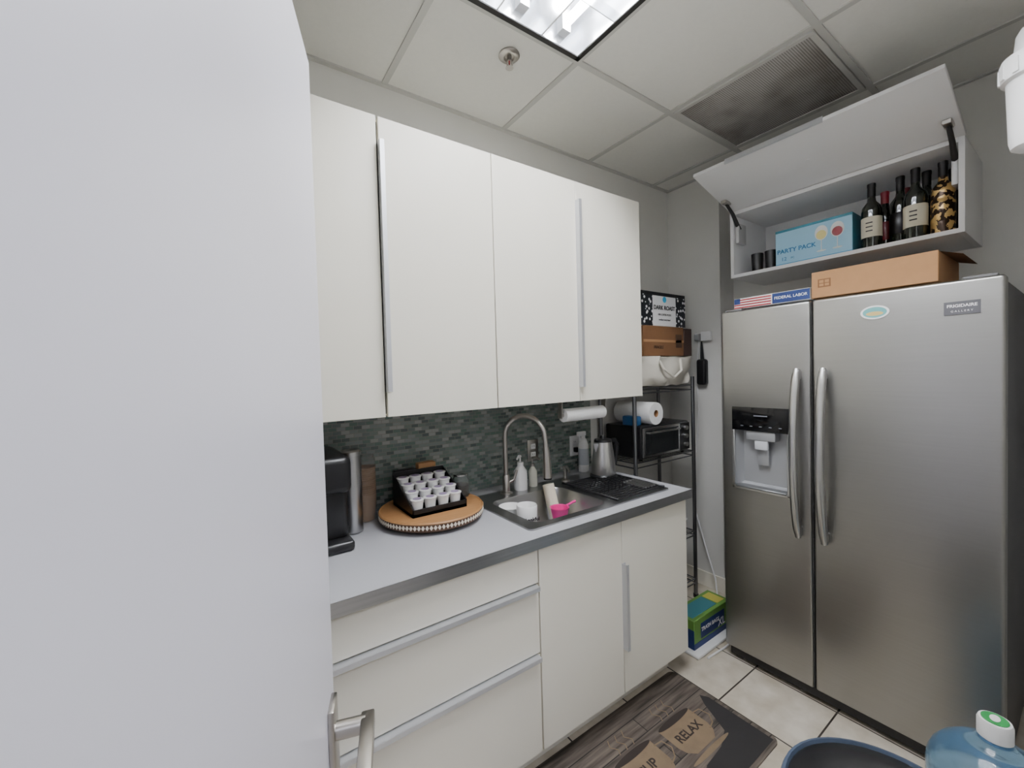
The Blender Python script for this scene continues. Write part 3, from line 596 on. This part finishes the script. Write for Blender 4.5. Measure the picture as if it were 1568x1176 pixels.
# ------------------------------------------------------------------ floor mat
b=B('kitchen_floor_mat')
b.loft([rrect(1.19,.96,1.08,.48,.03,.0005),rrect(1.19,.96,1.08,.48,.03,.007),rrect(1.19,.96,1.06,.46,.025,.009)],matwood(),False,True)
P=[(1.30,.735),(1.71,.735),(1.71,1.0),(1.69,1.03),(1.66,.99),(1.63,.93),(1.60,.87),(1.52,.84),(1.40,.83)]
b.loft([[(p[0],p[1],z) for p in P] for z in(.0090,.0096)],matblack,False,True)
def mug(cx,cy,t,m):
    b.loft([[(cx-.10,cy+.07,z),(cx+.10,cy+.07,z),(cx+.10,cy-.02,z),(cx+.09,cy-.05,z),(cx+.06,cy-.075,z),(cx-.06,cy-.075,z),(cx-.09,cy-.05,z),(cx-.10,cy-.02,z)] for z in(.0092,.0099)],m,False,True)
    b.tube([(cx+.095,cy+.045,.0085),(cx+.135,cy+.04,.0085),(cx+.145,cy+.0,.0085),(cx+.12,cy-.03,.0085),(cx+.085,cy-.04,.0085)],.003,m,6)
    b.disc((cx,cy-.095,.0095),(1,0,0),(0,1,0),.12,.010,m)
    b.disc((cx,cy+.07,.0099),(1,0,0),(0,1,0),.10,.014,matink)
    for q in(-.04,.0,.04): b.tube([(cx+q,cy+.095,.0085),(cx+q+.012,cy+.115,.0085),(cx+q-.008,cy+.14,.0085),(cx+q+.006,cy+.165,.0085)],.0022,m,6)
    b.text(t,(cx,cy-.0,.0103),(1,0,0),(0,1,0),.05,matink,.0003,bold=.001)
mug(1.22,.95,'CUP',tan); mug(1.48,.95,'RELAX',tan); mug(.92,.95,'COFFEE',tan)
b.done()
# ------------------------------------------------------------------ bin & water bottle
b=B('trash_bin'); c=(1.035,.225,0)
b.lathe([(0,.002),(.15,.002),(.155,.01),(.178,.54),(.0,.54)],c,black,48)
b.lathe([(.178,.55),(.190,.555),(.192,.57),(.188,.582),(.182,.584),(.178,.576)],c,rimblue,48)
b.lathe([(.180,.54),(.180,.576),(.170,.584),(.12,.594),(.06,.598),(0,.599)],c,black,48)
b.done()
b=B('water_jug'); c=(1.665,.165,0)
prof=[(0,.012),(.10,.004),(.125,.002),(.134,.015)]
for z in(.06,.13,.20,.27): prof+=[(.134,z),(.130,z+.006),(.130,z+.016),(.134,z+.022)]
prof+=[(.134,.32),(.131,.345),(.122,.37),(.105,.394),(.082,.414),(.058,.43),(.040,.44),(.032,.45),(.031,.475),(0,.475)]
b.lathe(prof,c,bluepl,48)
b.lathe([(.0315,.455),(.034,.457),(.034,.496),(.031,.504),(0,.504)],c,inkw,32); b.lathe([(0,.5045),(.026,.5045),(.026,.5065),(0,.5065)],c,M('green_cap',(50,150,80),.5),32); b.disc((c[0],c[1],.5072),(1,0,0),(0,1,0),.016,.01,inkw)
b.done()
# ------------------------------------------------------------------ world + camera
w=bpy.data.worlds.new('world'); bpy.context.scene.world=w; w.use_nodes=True; w.node_tree.nodes['Background'].inputs[0].default_value=(.8,.85,1,1); w.node_tree.nodes['Background'].inputs[1].default_value=.3
th=math.radians(34.8); pp=math.radians(1.45); s_=.028; c_=math.sqrt(1-s_*s_)
f0=Vector((math.sin(th),math.cos(th),0)); R0=Vector((math.cos(th),-math.sin(th),0)); Z=Vector((0,0,1))
f=f0*math.cos(pp)-Z*math.sin(pp); up0=f0*math.sin(pp)+Z*math.cos(pp)
R=R0*c_-up0*s_; U=up0*c_+R0*s_; bk_=-f
cam=bpy.data.cameras.new('camera'); co=bpy.data.objects.new('camera',cam); bpy.context.scene.collection.objects.link(co)
co.matrix_world=Matrix(((R.x,U.x,bk_.x,0),(R.y,U.y,bk_.y,0),(R.z,U.z,bk_.z,H),(0,0,0,1)))
cam.sensor_width=36; cam.lens=632/1568*36; cam.clip_start=.02
bpy.context.scene.camera=co
